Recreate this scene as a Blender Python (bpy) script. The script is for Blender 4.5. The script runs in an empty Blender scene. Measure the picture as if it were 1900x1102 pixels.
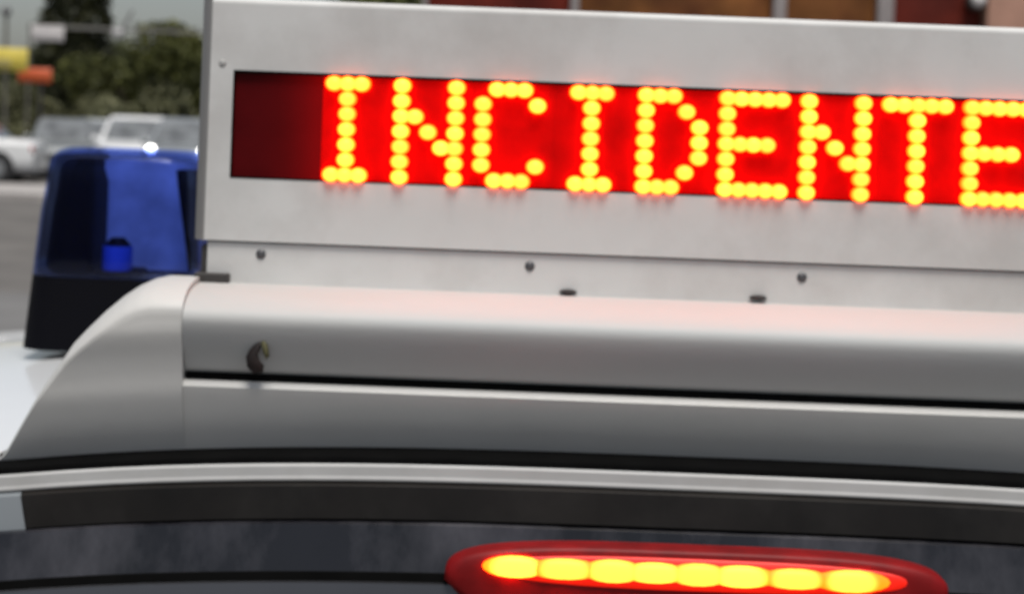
import bpy, math, random
from mathutils import Vector, noise
R = math.radians
random.seed(7)
S = bpy.context.scene
COL = S.collection

# ------------------------------------------------------------------ camera, world, sun, exposure
EYE = 1.70                       # eye height in metres; the camera stands at x=0, y=0
FPX = 3445.0                     # focal length in pixels of the 1900 px wide photograph
ROLL = R(2.2)
PX, PY = 950.0, 235.0            # principal point in the photograph
cam_d = bpy.data.cameras.new('camera')
cam = bpy.data.objects.new('camera', cam_d); COL.objects.link(cam)
cam_d.sensor_width = 36.0
cam_d.lens = FPX / 1900.0 * 36.0
cam_d.shift_y = -(551.0 - PY) / 1900.0
cam_d.clip_start = 0.05; cam_d.clip_end = 5000
cam.rotation_mode = 'QUATERNION'
from mathutils import Matrix
cam.matrix_world = Matrix.Translation((0, 0, EYE)) @ Matrix.Rotation(R(90), 4, 'X') @ Matrix.Rotation(ROLL, 4, 'Z')
cam_d.dof.use_dof = True
cam_d.dof.focus_distance = 0.80
cam_d.dof.aperture_fstop = 14.5
S.camera = cam

SUN_EL, SUN_AZ = 69.0, 168.0      # azimuth clockwise from +Y (the view direction)
W = bpy.data.worlds.new('World'); S.world = W; W.use_nodes = True
nt = W.node_tree
sky = nt.nodes.new('ShaderNodeTexSky'); sky.sky_type = 'NISHITA'; sky.sun_disc = False
sky.sun_elevation = R(SUN_EL); sky.sun_rotation = R(SUN_AZ)
sky.air_density = 1.0; sky.dust_density = 2.0; sky.ozone_density = 1.0
bg = nt.nodes['Background']; bg.inputs['Strength'].default_value = 0.075
hsv = nt.nodes.new('ShaderNodeHueSaturation'); hsv.inputs['Saturation'].default_value = 0.56
nt.links.new(sky.outputs[0], hsv.inputs['Color']); nt.links.new(hsv.outputs[0], bg.inputs['Color'])
sun_d = bpy.data.lights.new('sun', 'SUN'); sun_d.energy = 3.0; sun_d.angle = R(24); sun_d.color = (1, .955, .895)
sun = bpy.data.objects.new('sun', sun_d); COL.objects.link(sun)
sdir = Vector((math.sin(R(SUN_AZ))*math.cos(R(SUN_EL)), math.cos(R(SUN_AZ))*math.cos(R(SUN_EL)), math.sin(R(SUN_EL))))
sun.rotation_euler = sdir.to_track_quat('Z', 'Y').to_euler(); sun.location = (0, 0, 30)
S.view_settings.view_transform = 'Standard'; S.view_settings.look = 'None'
S.view_settings.exposure = 0.22; S.view_settings.gamma = 1.0; S.view_settings.use_curve_mapping = False

# ------------------------------------------------------------------ helpers
def at(px, py, Y):
    """photo pixel + real distance -> world point"""
    dx, dy = px - PX, PY - py
    c, s = math.cos(ROLL), math.sin(ROLL)
    return Vector(((dx*c - dy*s)*Y/FPX, Y, EYE + (dx*s + dy*c)*Y/FPX))
def zv(v, Y): return EYE - v*Y/FPX      # height of a point v px below eye level at distance Y

def mat(name, col, rough=.5, metal=0, noise_amt=0, nscale=8, bump=0, bscale=60, coat=0, emit=None, estr=0, spec=.5,
        trans=0, dirt_or_reflection=None, dscale=3, stretch=(1, 1, 1)):
    m = bpy.data.materials.new(name); m.use_nodes = True
    n = m.node_tree.nodes; l = m.node_tree.links; p = n['Principled BSDF']
    p.inputs['Base Color'].default_value = (*col, 1); p.inputs['Roughness'].default_value = rough
    p.inputs['Metallic'].default_value = metal; p.inputs['Coat Weight'].default_value = coat
    p.inputs['Specular IOR Level'].default_value = spec; p.inputs['Transmission Weight'].default_value = trans
    tc = n.new('ShaderNodeTexCoord'); mp = n.new('ShaderNodeMapping'); mp.inputs['Scale'].default_value = stretch
    l.new(tc.outputs['Object'], mp.inputs['Vector'])
    src = None
    if noise_amt or dirt_or_reflection:
        t = n.new('ShaderNodeTexNoise'); t.inputs['Scale'].default_value = nscale; t.inputs['Detail'].default_value = 6
        l.new(mp.outputs[0], t.inputs['Vector'])
        r = n.new('ShaderNodeMapRange'); r.inputs['From Min'].default_value = .3; r.inputs['From Max'].default_value = .7
        r.inputs['To Min'].default_value = 1-noise_amt; r.inputs['To Max'].default_value = 1+noise_amt
        l.new(t.outputs['Fac'], r.inputs['Value'])
        mx = n.new('ShaderNodeMix'); mx.data_type = 'RGBA'; mx.blend_type = 'MULTIPLY'; mx.inputs['Factor'].default_value = 1
        mx.inputs['A'].default_value = (*col, 1); l.new(r.outputs[0], mx.inputs['B']); src = mx.outputs['Result']
        if dirt_or_reflection:
            t2 = n.new('ShaderNodeTexNoise'); t2.inputs['Scale'].default_value = dscale; t2.inputs['Detail'].default_value = 8
            t2.inputs['Roughness'].default_value = .65
            l.new(mp.outputs[0], t2.inputs['Vector'])
            r2 = n.new('ShaderNodeMapRange'); r2.inputs['From Min'].default_value = .45; r2.inputs['From Max'].default_value = .75
            r2.inputs['To Max'].default_value = .55; l.new(t2.outputs['Fac'], r2.inputs['Value'])
            m2 = n.new('ShaderNodeMix'); m2.data_type = 'RGBA'; m2.inputs['B'].default_value = (*dirt_or_reflection, 1)
            l.new(r2.outputs[0], m2.inputs['Factor']); l.new(src, m2.inputs['A']); src = m2.outputs['Result']
        l.new(src, p.inputs['Base Color'])
    if bump:
        t = n.new('ShaderNodeTexNoise'); t.inputs['Scale'].default_value = bscale; t.inputs['Detail'].default_value = 4
        l.new(mp.outputs[0], t.inputs['Vector'])
        b = n.new('ShaderNodeBump'); b.inputs['Strength'].default_value = bump; b.inputs['Distance'].default_value = .002
        l.new(t.outputs['Fac'], b.inputs['Height']); l.new(b.outputs[0], p.inputs['Normal'])
    if emit:
        p.inputs['Emission Color'].default_value = (*emit, 1); p.inputs['Emission Strength'].default_value = estr
    return m

def leaf_mat(name, c1, c2, sc=.6):
    m = bpy.data.materials.new(name); m.use_nodes = True
    n = m.node_tree.nodes; l = m.node_tree.links; p = n['Principled BSDF']
    g = n.new('ShaderNodeNewGeometry'); t = n.new('ShaderNodeTexNoise'); t.inputs['Scale'].default_value = sc
    l.new(g.outputs['Position'], t.inputs['Vector'])
    a = n.new('ShaderNodeMath'); a.operation = 'ADD'; l.new(t.outputs['Fac'], a.inputs[0])
    k = n.new('ShaderNodeMath'); k.operation = 'MULTIPLY_ADD'; k.inputs[1].default_value = .5; k.inputs[2].default_value = -.25
    l.new(g.outputs['Random Per Island'], k.inputs[0]); l.new(k.outputs[0], a.inputs[1])
    r = n.new('ShaderNodeMapRange'); r.inputs['From Min'].default_value = .25; r.inputs['From Max'].default_value = .75
    l.new(a.outputs[0], r.inputs['Value'])
    mx = n.new('ShaderNodeMix'); mx.data_type = 'RGBA'; mx.inputs['A'].default_value = (*c1, 1); mx.inputs['B'].default_value = (*c2, 1)
    l.new(r.outputs[0], mx.inputs['Factor']); l.new(mx.outputs['Result'], p.inputs['Base Color'])
    p.inputs['Roughness'].default_value = .6; p.inputs['Specular IOR Level'].default_value = .3
    return m

class MB:
    def __init__(s): s.v = []; s.f = []
    def quad(s, a, b, c, d):
        i = len(s.v); s.v += [a, b, c, d]; s.f.append((i, i+1, i+2, i+3)); return s
    def box(s, x0, x1, y0, y1, z0, z1, bev=0):
        if not bev:
            i = len(s.v)
            s.v += [(x0,y0,z0),(x1,y0,z0),(x1,y1,z0),(x0,y1,z0),(x0,y0,z1),(x1,y0,z1),(x1,y1,z1),(x0,y1,z1)]
            s.f += [(i+a,i+b,i+c,i+d) for a,b,c,d in ((0,3,2,1),(4,5,6,7),(0,1,5,4),(1,2,6,5),(2,3,7,6),(3,0,4,7))]
            return s
        b = bev
        def ring(z, k): return [(x0+k+b,y0+k,z),(x1-k-b,y0+k,z),(x1-k,y0+k+b,z),(x1-k,y1-k-b,z),(x1-k-b,y1-k,z),(x0+k+b,y1-k,z),(x0+k,y1-k-b,z),(x0+k,y0+k+b,z)]
        return s.loft([ring(z0,b*.6), ring(z0+b,0), ring(z1-b,0), ring(z1,b*.6)], closed=True, caps=True)
    def loft(s, rings, closed=True, caps=True):
        n = len(rings[0]); base = len(s.v)
        for r in rings: s.v += [tuple(p) for p in r]
        for k in range(len(rings)-1):
            for j in range(n if closed else n-1):
                a = base+k*n+j; b = base+k*n+(j+1) % n
                s.f.append((a, b, b+n, a+n))
        if caps and closed:
            s.f.append(tuple(base+j for j in reversed(range(n))))
            s.f.append(tuple(base+(len(rings)-1)*n+j for j in range(n)))
        return s
    def tube(s, a, b, r0, r1=None, n=12):
        r1 = r0 if r1 is None else r1
        a, b = Vector(a), Vector(b); d = (b-a).normalized()
        u = d.orthogonal().normalized(); w = d.cross(u)
        return s.loft([[p + (u*math.cos(2*math.pi*k/n) + w*math.sin(2*math.pi*k/n))*r for k in range(n)] for p, r in ((a, r0), (b, r1))])
    def dome(s, c, r, h, n=12, m=3, ry=None):
        """flattened dome facing -Y"""
        ry = ry or r
        c = Vector(c); rings = []
        for j in range(m+1):
            a = (math.pi/2)*j/m*.94
            rings.append([c + Vector((math.cos(2*math.pi*k/n)*r*math.cos(a), -h*math.sin(a), math.sin(2*math.pi*k/n)*ry*math.cos(a))) for k in range(n)])
        return s.loft(rings)
    def build(s, name, m, parent=None, smooth=False, label=None, cat=None, group=None, kind=None, autos=None, bevel=0):
        off = Vector(parent_loc(parent)) if parent else Vector((0, 0, 0))
        me = bpy.data.meshes.new(name)
        me.from_pydata([tuple(Vector(p)-off) for p in s.v], [], s.f)
        me.validate(); me.update()
        import bmesh
        bm = bmesh.new(); bm.from_mesh(me); bmesh.ops.recalc_face_normals(bm, faces=bm.faces); bm.to_mesh(me); bm.free()
        me.materials.append(m)
        if smooth or autos:
            me.polygons.foreach_set('use_smooth', [True]*len(me.polygons))
            if autos: me.set_sharp_from_angle(angle=R(autos))
        o = bpy.data.objects.new(name, me); COL.objects.link(o)
        if parent: o.parent = parent
        if bevel:
            b = o.modifiers.new('bevel', 'BEVEL'); b.width = bevel; b.segments = 3; b.limit_method = 'ANGLE'; b.angle_limit = R(35)
        tag(o, label, cat, group, kind)
        return o
def parent_loc(p):
    v = Vector(p.location)
    while p.parent: p = p.parent; v += p.location
    return v
def tag(o, label=None, cat=None, group=None, kind=None):
    if label: o['label'] = label
    if cat: o['category'] = cat
    if group: o['group'] = group
    if kind: o['kind'] = kind
    return o
def empty(name, loc, label, cat, group=None, rz=0):
    o = bpy.data.objects.new(name, None); COL.objects.link(o); o.location = loc; o.rotation_euler.z = rz
    o.empty_display_size = .1
    return tag(o, label, cat, group)
def copy_tree(o, parent=None):
    c = o.copy(); COL.objects.link(c); c.parent = parent
    for ch in list(o.children): copy_tree(ch, c)
    return c

# ------------------------------------------------------------------ materials
M = {}
M['sign_paint'] = mat('sign_paint', (.60,.60,.585), .5, noise_amt=.03, nscale=25, bump=.03, bscale=350, dirt_or_reflection=(.33,.31,.29), dscale=7)
M['fairing'] = mat('fairing_paint', (.56,.555,.535), .5, noise_amt=.03, nscale=12, bump=.06, bscale=120, coat=.05, dirt_or_reflection=(.5,.49,.46), dscale=5)
M['bar'] = mat('bar_paint', (.455,.465,.46), .55, spec=.3, noise_amt=.03, nscale=14, bump=.06, bscale=150, dirt_or_reflection=(.46,.44,.41), dscale=6, stretch=(.5,1,2))
M['white_car'] = mat('white_car_paint', (.76,.78,.79), .28, coat=.6, noise_amt=.02, bump=.02)
M['dark_bracket'] = mat('dark_bracket', (.035,.032,.03), .6, noise_amt=.2)
M['edge_metal'] = mat('edge_aluminium', (.30,.29,.28), .5, metal=.5, noise_amt=.1, bump=.1, stretch=(1,1,.1))
M['reflection_grey'] = mat('painted_reflection_grey', (.20,.22,.235), .3, noise_amt=.04)  # pale sky reflection beside the dark band, painted as grey base colour
M['roof_edge'] = mat('roof_edge_shaded', (.40,.40,.395), .5, noise_amt=.06, nscale=20, dirt_or_reflection=(.3,.29,.27), dscale=14)  # greyer than the roof: shade from the sign put into the colour
M['rubber'] = mat('black_rubber', (.004,.004,.004), .9, spec=.03, noise_amt=.2, nscale=30)
M['screw'] = mat('screw_metal', (.10,.10,.105), .45, metal=.6)
M['screw_pale'] = mat('painted_screw', (.36,.36,.35), .5)
M['hole'] = mat('hole_black', (.02,.018,.018), .8)
M['board'] = mat('red_board', (.07,.001,.002), .5, noise_amt=.12, nscale=40, spec=.08)
M['board_lit'] = mat('red_diffuser_lit', (.50,.001,.001), .5, noise_amt=.12, nscale=40, spec=.05, emit=(1,0,0), estr=.16)  # brighter red and own glow stand in for diode light scattered in the tiles
for _ in (0,):
    n_ = M['board_lit'].node_tree.nodes; l_ = M['board_lit'].node_tree.links
    t_ = n_.new('ShaderNodeTexNoise'); t_.inputs['Scale'].default_value = 38; t_.inputs['Detail'].default_value = 3
    r_ = n_.new('ShaderNodeMapRange'); r_.inputs['From Min'].default_value = .35; r_.inputs['From Max'].default_value = .65; r_.inputs['To Min'].default_value = .06; r_.inputs['To Max'].default_value = .26
    tc_ = n_.new('ShaderNodeTexCoord'); l_.new(tc_.outputs['Object'], t_.inputs['Vector']); l_.new(t_.outputs['Fac'], r_.inputs['Value']); l_.new(r_.outputs[0], n_['Principled BSDF'].inputs['Emission Strength'])
M['gloss_black'] = mat('gloss_black_trim', (.010,.0085,.0075), .32, spec=.2, noise_amt=.5, nscale=9, dirt_or_reflection=(.026,.024,.022), dscale=14, bump=.05, bscale=20)
M['glass'] = mat('tinted_rear_glass', (.008,.008,.011), .12, noise_amt=.5, nscale=14, spec=.5, bump=.12, bscale=22, stretch=(1,1,.45), dirt_or_reflection=(.10,.098,.112), dscale=16)  # mottled colour stands in for blurred reflections in the glass
M['lens_red'] = mat('red_lamp_lens', (.19,.003,.004), .5, noise_amt=.25, nscale=45, spec=.25)
M['beacon_black'] = mat('beacon_black', (.004,.004,.006), .5, spec=.06)
M['asphalt'] = mat('asphalt', (.115,.108,.10), .85, noise_amt=.25, nscale=1.2, bump=.6, bscale=12, dirt_or_reflection=(.16,.15,.135), dscale=.25)
M['pavement'] = mat('pavement_concrete', (.36,.34,.325), .85, noise_amt=.15, nscale=2, bump=.4, bscale=10)
M['grass'] = mat('verge_grass', (.06,.07,.03), .9, noise_amt=.4, nscale=3, bump=1, bscale=8)
M['tyre'] = mat('tyre', (.02,.02,.02), .8)
M['rim'] = mat('alloy_rim', (.35,.36,.37), .35, metal=.7)
M['car_glass'] = mat('car_window_glass', (.13,.14,.145), .12, noise_amt=.55, nscale=2.6, spec=.9, coat=.6)
M['lamp_glass'] = mat('headlamp_glass', (.6,.62,.64), .15, coat=.5)
M['lamp_on'] = mat('headlamp_lit', (.8,.8,.8), .3, emit=(1,.97,.93), estr=9)
M['tail'] = mat('tail_lamp', (.35,.02,.015), .25)
M['plate'] = mat('plate_white', (.75,.75,.72), .4)
M['chassis'] = mat('black_plastic', (.025,.025,.027), .6)
def paint(name, c, metal=.25): return mat(name, c, .3, metal=metal, coat=.6, noise_amt=.04, nscale=3)
M['p_white'] = paint('paint_white', (.74,.75,.75), 0); M['p_silver'] = paint('paint_silver', (.42,.44,.45)); M['p_grey'] = paint('paint_grey', (.20,.215,.22))
M['p_pale'] = paint('paint_pale_silver', (.50,.53,.54)); M['p_slate'] = paint('paint_slate', (.28,.30,.31))
M['bark'] = mat('bark', (.07,.055,.04), .9, noise_amt=.3, nscale=6, bump=1, bscale=20)
M['leaf_dark'] = leaf_mat('leaf_dark', (.018,.021,.008), (.045,.046,.015))
M['leaf_olive'] = leaf_mat('leaf_olive', (.038,.044,.010), (.125,.132,.034))
M['leaf_grey'] = leaf_mat('leaf_grey', (.07,.075,.035), (.18,.18,.095))
M['leaf_mid'] = leaf_mat('leaf_mid', (.026,.034,.009), (.08,.09,.026))
M['pole'] = mat('galvanised_pole', (.30,.30,.29), .5, metal=.4, noise_amt=.15)
M['post_dark'] = mat('dull_post', (.13,.125,.10), .7, noise_amt=.2)
M['beam'] = mat('dull_beam', (.17,.165,.15), .7, noise_amt=.2)
M['yellow'] = mat('yellow_sign', (.62,.50,.08), .5, noise_amt=.1, nscale=3)
M['orange'] = mat('orange_sign', (.55,.10,.03), .5, noise_amt=.1, nscale=3)
M['sign_white'] = mat('white_sign', (.62,.59,.58), .5, noise_amt=.08, nscale=4)
M['wall_tan'] = mat('tan_render', (.36,.20,.145), .85, noise_amt=.12, nscale=4, bump=.4)
M['wall_brown'] = mat('brown_wall', (.12,.06,.04), .8, noise_amt=.2, nscale=3, bump=.5, bscale=20)
M['mullion'] = mat('grey_mullion', (.23,.205,.20), .5, noise_amt=.1)
M['pane_red'] = mat('dark_red_panel', (.10,.014,.008), .5, spec=.12, noise_amt=.5, nscale=1.6)
M['pane_brown'] = mat('brown_panel', (.17,.066,.02), .5, spec=.12, noise_amt=.55, nscale=1.3, dirt_or_reflection=(.06,.012,.008), dscale=1.5)
M['roofing'] = mat('roof_sheet', (.2,.19,.18), .7, noise_amt=.15)
M['leafy'] = mat('dead_leaf', (.012,.005,.004), .7, noise_amt=.5, nscale=60)
M['leafy_green'] = mat('leaf_stalk_green', (.09,.085,.035), .7, noise_amt=.3, nscale=60)

def led_mat(name, core, rim, rad, sx_=1.0):
    """lit diode: hottest at the tip of its dome, redder towards its foot; each one a little different"""
    m = bpy.data.materials.new(name); m.use_nodes = True; n = m.node_tree.nodes; l = m.node_tree.links; p = n['Principled BSDF']
    p.inputs['Base Color'].default_value = (.4,.03,.01,1); p.inputs['Specular IOR Level'].default_value = .2
    tc = n.new('ShaderNodeTexCoord'); mp = n.new('ShaderNodeMapping'); mp.inputs['Scale'].default_value = (sx_, 0, 1)
    l.new(tc.outputs['Object'], mp.inputs['Vector'])
    ln = n.new('ShaderNodeVectorMath'); ln.operation = 'LENGTH'; l.new(mp.outputs[0], ln.inputs[0])
    r = n.new('ShaderNodeMapRange'); r.inputs['From Min'].default_value = rad*.6; r.inputs['From Max'].default_value = rad
    r.interpolation_type = 'SMOOTHSTEP'; l.new(ln.outputs['Value'], r.inputs['Value'])
    mx = n.new('ShaderNodeMix'); mx.data_type = 'RGBA'; mx.inputs['A'].default_value = (*core, 1); mx.inputs['B'].default_value = (*rim, 1)
    l.new(r.outputs[0], mx.inputs['Factor']); l.new(mx.outputs['Result'], p.inputs['Emission Color'])
    oi = n.new('ShaderNodeObjectInfo'); rr = n.new('ShaderNodeMapRange'); rr.inputs['To Min'].default_value = .74; rr.inputs['To Max'].default_value = 1.12
    l.new(oi.outputs['Random'], rr.inputs['Value']); l.new(rr.outputs[0], p.inputs['Emission Strength'])
    return m
M['led'] = led_mat('led_lit', (6.8, 1.22, .10), (6.4, .34, .005), .0058, .87)
M['brake_led'] = led_mat('brake_led', (20, 1.35, .12), (9, .45, .010), .0105, .56)
M['halo'] = mat('lamp_halo_red', (.3,.01,.005), .4, emit=(1,.010,.0), estr=.7)
# blue lens
def blue_lens():
    m = bpy.data.materials.new('blue_lens'); m.use_nodes = True; n = m.node_tree.nodes; l = m.node_tree.links
    for x in list(n): n.remove(x)
    out = n.new('ShaderNodeOutputMaterial')
    tr = n.new('ShaderNodeBsdfTransparent'); tr.inputs[0].default_value = (.52,.60,.87,1)
    tl = n.new('ShaderNodeBsdfTranslucent'); tl.inputs[0].default_value = (.05,.08,.36,1)
    gl = n.new('ShaderNodeBsdfGlossy'); gl.inputs['Roughness'].default_value = .16; gl.inputs[0].default_value = (.9,.9,.95,1)
    fr = n.new('ShaderNodeFresnel'); fr.inputs[0].default_value = 1.45
    m1 = n.new('ShaderNodeMixShader'); m1.inputs[0].default_value = .02
    l.new(tr.outputs[0], m1.inputs[1]); l.new(tl.outputs[0], m1.inputs[2])
    m2 = n.new('ShaderNodeMixShader'); fm_ = n.new('ShaderNodeMath'); fm_.operation = 'MULTIPLY'; fm_.inputs[1].default_value = .2; l.new(fr.outputs[0], fm_.inputs[0]); l.new(fm_.outputs[0], m2.inputs[0]); l.new(m1.outputs[0], m2.inputs[1]); l.new(gl.outputs[0], m2.inputs[2])
    l.new(m2.outputs[0], out.inputs[0]); return m
M['blue_lens'] = blue_lens()
M['reflector'] = mat('beacon_reflector', (.74,.76,.82), .5, noise_amt=.38, nscale=22, bump=.8, bscale=30)
M['lamp_blue'] = mat('blue_lamp_capsule', (.10,.2,.85), .3)

# ================================================================== THE SERVICE VEHICLE
XC = .128                                       # vehicle centre line
def drop(x):
    d = abs(x-XC); k = .447
    return .019*(d/k)**3 if d < k else .019 + (d-k)*.11
def bow(x): return .045*(x-XC)**2               # the tail curves away from the viewer at the sides
def roof_c(Y):
    t = (Y-1.19)
    return EYE-.2262 + .032*math.sin(min(max(t/.55, 0), 1)*math.pi/2) - max(0, Y-1.75)**2*.11
WR = .70
def roof_z(x, Y):
    z = roof_c(Y) - drop(x); d = abs(x-XC)
    return z

veh = empty('service_vehicle', (XC, 2.9, 0), 'white vehicle in the foreground with roof light bar and lit red brake lamp', 'vehicle')
xs = [XC + (i/44.0*2-1)*WR for i in range(45)]
def roof_ring(Y, e=0): return [(x, Y + e*bow(x), roof_z(x, Y)) for x in xs]
# roof skin, rolled rear lip
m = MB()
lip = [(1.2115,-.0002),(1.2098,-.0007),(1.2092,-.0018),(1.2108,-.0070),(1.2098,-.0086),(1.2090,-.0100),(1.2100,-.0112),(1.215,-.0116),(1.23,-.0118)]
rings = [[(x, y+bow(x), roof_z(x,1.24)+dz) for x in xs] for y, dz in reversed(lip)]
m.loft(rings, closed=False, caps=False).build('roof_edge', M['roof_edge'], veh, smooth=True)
m = MB()
rings = [[(x, Y+bow(x)*(1 if Y < 1.5 else 0), roof_z(x,Y)) for x in xs] for Y in (1.2118,1.2205,1.24,1.27,1.35,1.45,1.6,1.75,1.9,2.1,2.3,2.5,2.7,2.9,3.1)]
m.loft(rings, closed=False, caps=False).build('roof', M['white_car'], veh, smooth=True)
# tail: dark band, seam, rear glass, lower seam, lower glass : sweeps of (Y, v) profiles across X
def sweep(name, prof, mt, x0, x1, n=40, thick=.004, par=veh, skew=0):
    """prof: list of (Y, z offset below roof-centre rear height); swept across X"""
    m = MB(); base = EYE-.2285
    def pt(x, p, back=0):
        return (x + skew*(p[1]-prof[0][1]), p[0]+bow(x)+back, base + p[1] - drop(x)*(1 + .0*p[1]))
    ring = []
    for i in range(n+1):
        x = x0+(x1-x0)*i/n
        ring.append([pt(x, p) for p in prof] + [pt(x, p, thick) for p in reversed(prof)])
    m.loft(ring, closed=True, caps=True)
    return m.build(name, mt, par, autos=40)
def vp(v, Y): return (Y, .2285 - v*Y/FPX)
XL = XC-WR; XR = XC+WR
sweep('spoiler_band', [vp(658,1.213), vp(672,1.205), vp(700,1.203), vp(732,1.201)], M['gloss_black'], -.312, 2*XC+.312, skew=-.25)
sweep('spoiler_end_reflection', [vp(658,1.214), vp(672,1.206), vp(700,1.204), vp(734,1.202)], M['reflection_grey'], XL, -.313, 10, skew=-.25)
sweep('spoiler_end_reflection', [vp(658,1.214), vp(672,1.206), vp(700,1.204), vp(734,1.202)], M['reflection_grey'], 2*XC+.313, XR, 10, skew=-.25)
sweep('seal_strip', [vp(728,1.207), vp(745,1.205)], M['rubber'], XL, XR)
sweep('rear_glass', [vp(739,1.196), vp(742,1.194), vp(838,1.1865)], M['glass'], XL, XR)
sweep('seal_strip', [vp(832,1.184), vp(858,1.182)], M['rubber'], XL, XR)
sweep('lower_rear_glass', [vp(850,1.180), vp(852,1.178), (1.06,-.42), (1.00,-.50)], mat('lower_rear_glass', (.035,.036,.04), .15, noise_amt=.2, spec=.9), XL, XR)
# body lower shell (simple but full vehicle)
def shell_ring(Y, hw, zt, zb=.32, belt=.97, wt=None):
    wt = wt if wt else WR
    L = [(-hw+.04, zb), (-hw, zb+.12), (-hw-.005, belt-.15), (-hw+.01, belt), (-wt-.035, zt-.10), (-wt-.012, zt-.035), (-wt, zt-.004)]
    P = L + [(-a, b) for a, b in reversed(L)]
    return [(XC+a, Y, b) for a, b in P]
ze = roof_z(XC+WR, 1.3)
m = MB()
m.loft([shell_ring(Y, .89, roof_z(XC+WR, Y)-.002) for Y in (1.225,1.5,1.9,2.3,2.7,3.1)], closed=False, caps=False)
m.build('body_side', M['white_car'], veh, autos=50)
m = MB()
tg = [(1.0,.97,.86),(.97,.80,.885),(.93,.62,.885),(.93,.36,.86)]
m.loft([[(XC-w, y+.06, z), (XC-w*.6, y+.01, z), (XC, y, z), (XC+w*.6, y+.01, z), (XC+w, y+.06, z)] for y, z, w in tg], closed=False)
m.loft([[(XC-.86, 1.06, .97+.0), (XC-.89, 1.3, .97)], [(XC-.86, .99, .36), (XC-.89, 1.3, .32)]], closed=False)
m.loft([[(XC+.86, 1.06, .97+.0), (XC+.89, 1.3, .97)], [(XC+.86, .99, .36), (XC+.89, 1.3, .32)]], closed=False)
m.build('tailgate', M['white_car'], veh, autos=40)
for q in (-1, 1):
    m = MB(); m.loft([[(XC+q*.70, 1.235, ze-.02), (XC+q*.87, 1.10, 1.0)], [(XC+q*.75, 1.26, ze-.08), (XC+q*.90, 1.3, .97)]], closed=False)
    m.build('rear_pillar', M['white_car'], veh)
MB().box(XC-.86, XC+.86, .90, 1.1, .34, .60, .03).build('rear_bumper', M['chassis'], veh, autos=40)
m = MB()
m.loft([[(XC-.70,3.1,roof_z(XC+WR,3.1)), (XC,3.12,roof_c(3.1)), (XC+.70,3.1,roof_z(XC+WR,3.1))], [(XC-.82,3.75,1.0),(XC,3.85,1.02),(XC+.82,3.75,1.0)]], closed=False)
m.build('windscreen', M['car_glass'], veh)
m = MB()
m.loft([[(XC-.89,3.1,.32),(XC-.89,3.1,.97),(XC+.89,3.1,.97),(XC+.89,3.1,.32)], [(XC-.87,3.75,.32),(XC-.84,3.75,1.0),(XC+.84,3.75,1.0),(XC+.87,3.75,.32)], [(XC-.8,4.5,.32),(XC-.76,4.5,.80),(XC+.76,4.5,.80),(XC+.8,4.5,.32)]])
m.build('bonnet', M['white_car'], veh, autos=30)
for sx in (-1, 1):
    for (a, b) in ((1.40, 2.15), (2.22, 2.98)):
        x0 = XC+sx*.884; x1 = XC+sx*.757
        m = MB(); m.loft([[(x0,a,1.00),(x0,b,1.00),(x1,b-.05,1.33),(x1,a+.05,1.33)], [(x0+sx*.006,a,1.00),(x0+sx*.006,b,1.00),(x1+sx*.006,b-.05,1.33),(x1+sx*.006,a+.05,1.33)]])
        m.build('side_window', M['car_glass'], veh)
    for wy in (1.62, 4.0):
        m = MB().tube((XC+sx*.70, wy, .33), (XC+sx*.905, wy, .33), .33, n=28)
        t = m.build('wheel', M['tyre'], veh, autos=40)
        MB().tube((XC+sx*.89, wy, .33), (XC+sx*.915, wy, .33), .20, n=20).build('rim', M['rim'], t, autos=40)
# third brake lamp on the rear glass
def lens_outline(n=36):
    pts = []
    for i in range(n+1):
        a = math.pi*i/n
        cx = math.copysign(abs(math.cos(a))**.55, math.cos(a)); sy = abs(math.sin(a))**.62
        pts.append((cx*.160, sy*.0255))
    return pts
Yl = 1.176
zl = zv(846, Yl)
out = lens_outline()
m = MB()
rings = []
for k, (sc, dy) in enumerate(((1.0,.012),(1.0,0),(.985,-.004),(.95,-.0065),(.86,-.0078))):
    ring = [(XC + x*sc*1.0, Yl+dy+bow(XC+x), zl + .001 + (y-.008)*sc+.008 - (1-sc)*0) for x, y in out]
    ring += [(XC + .150*sc*(i/10*2-1)*-1*-1, Yl+dy+bow(XC+.15*(i/10*2-1)), zl - .006*sc) for i in range(11)][1:-1] if False else [(XC-.15*sc, Yl+dy+bow(.15+XC), zl-.009*sc), (XC, Yl+dy, zl-.010*sc), (XC+.15*sc, Yl+dy+bow(.15+XC), zl-.009*sc)]
    rings.append(ring)
m.loft(rings)
lamp = m.build('brake_lamp', M['lens_red'], veh, autos=50)
sizes = [.017,.0205,.0165,.0175,.0165,.0185,.0195,.0205]
gap = [0,.001,.001,-.001,.0005,-.001,.0035,.003]
gz = zv(811, Yl)
def halo_ring(k, dy):
    return [(XC+math.copysign(abs(math.cos(a_))**.7, math.cos(a_))*.1335*k, Yl-.0066+dy+bow(XC+math.cos(a_)*.1335*k), gz-.0005+math.copysign(abs(math.sin(a_))**.8, math.sin(a_))*.0102*k) for a_ in [2*math.pi*j/40 for j in range(40)]]
MB().loft([halo_ring(1.0,0), halo_ring(.985,-.0012), halo_ring(.93,-.0022)]).build('lamp_halo', M['halo'], lamp, smooth=True)  # added glowing plate that imitates the red halo around the LEDs
x = XC-.1290
for s_, g in zip(sizes, gap):
    x += g + s_*.80
    c_ = Vector((x, Yl-.0085+bow(x), zv(811+(x-XC)*14, Yl)))
    o = MB().dome((0,0,0), s_*1.22, .0050, 18, 4, ry=.0072*random.uniform(.9,1.1)).build('led', M['brake_led'], None, smooth=True)
    o.parent = lamp; o.location = c_-parent_loc(lamp); x += s_*.80

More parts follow.
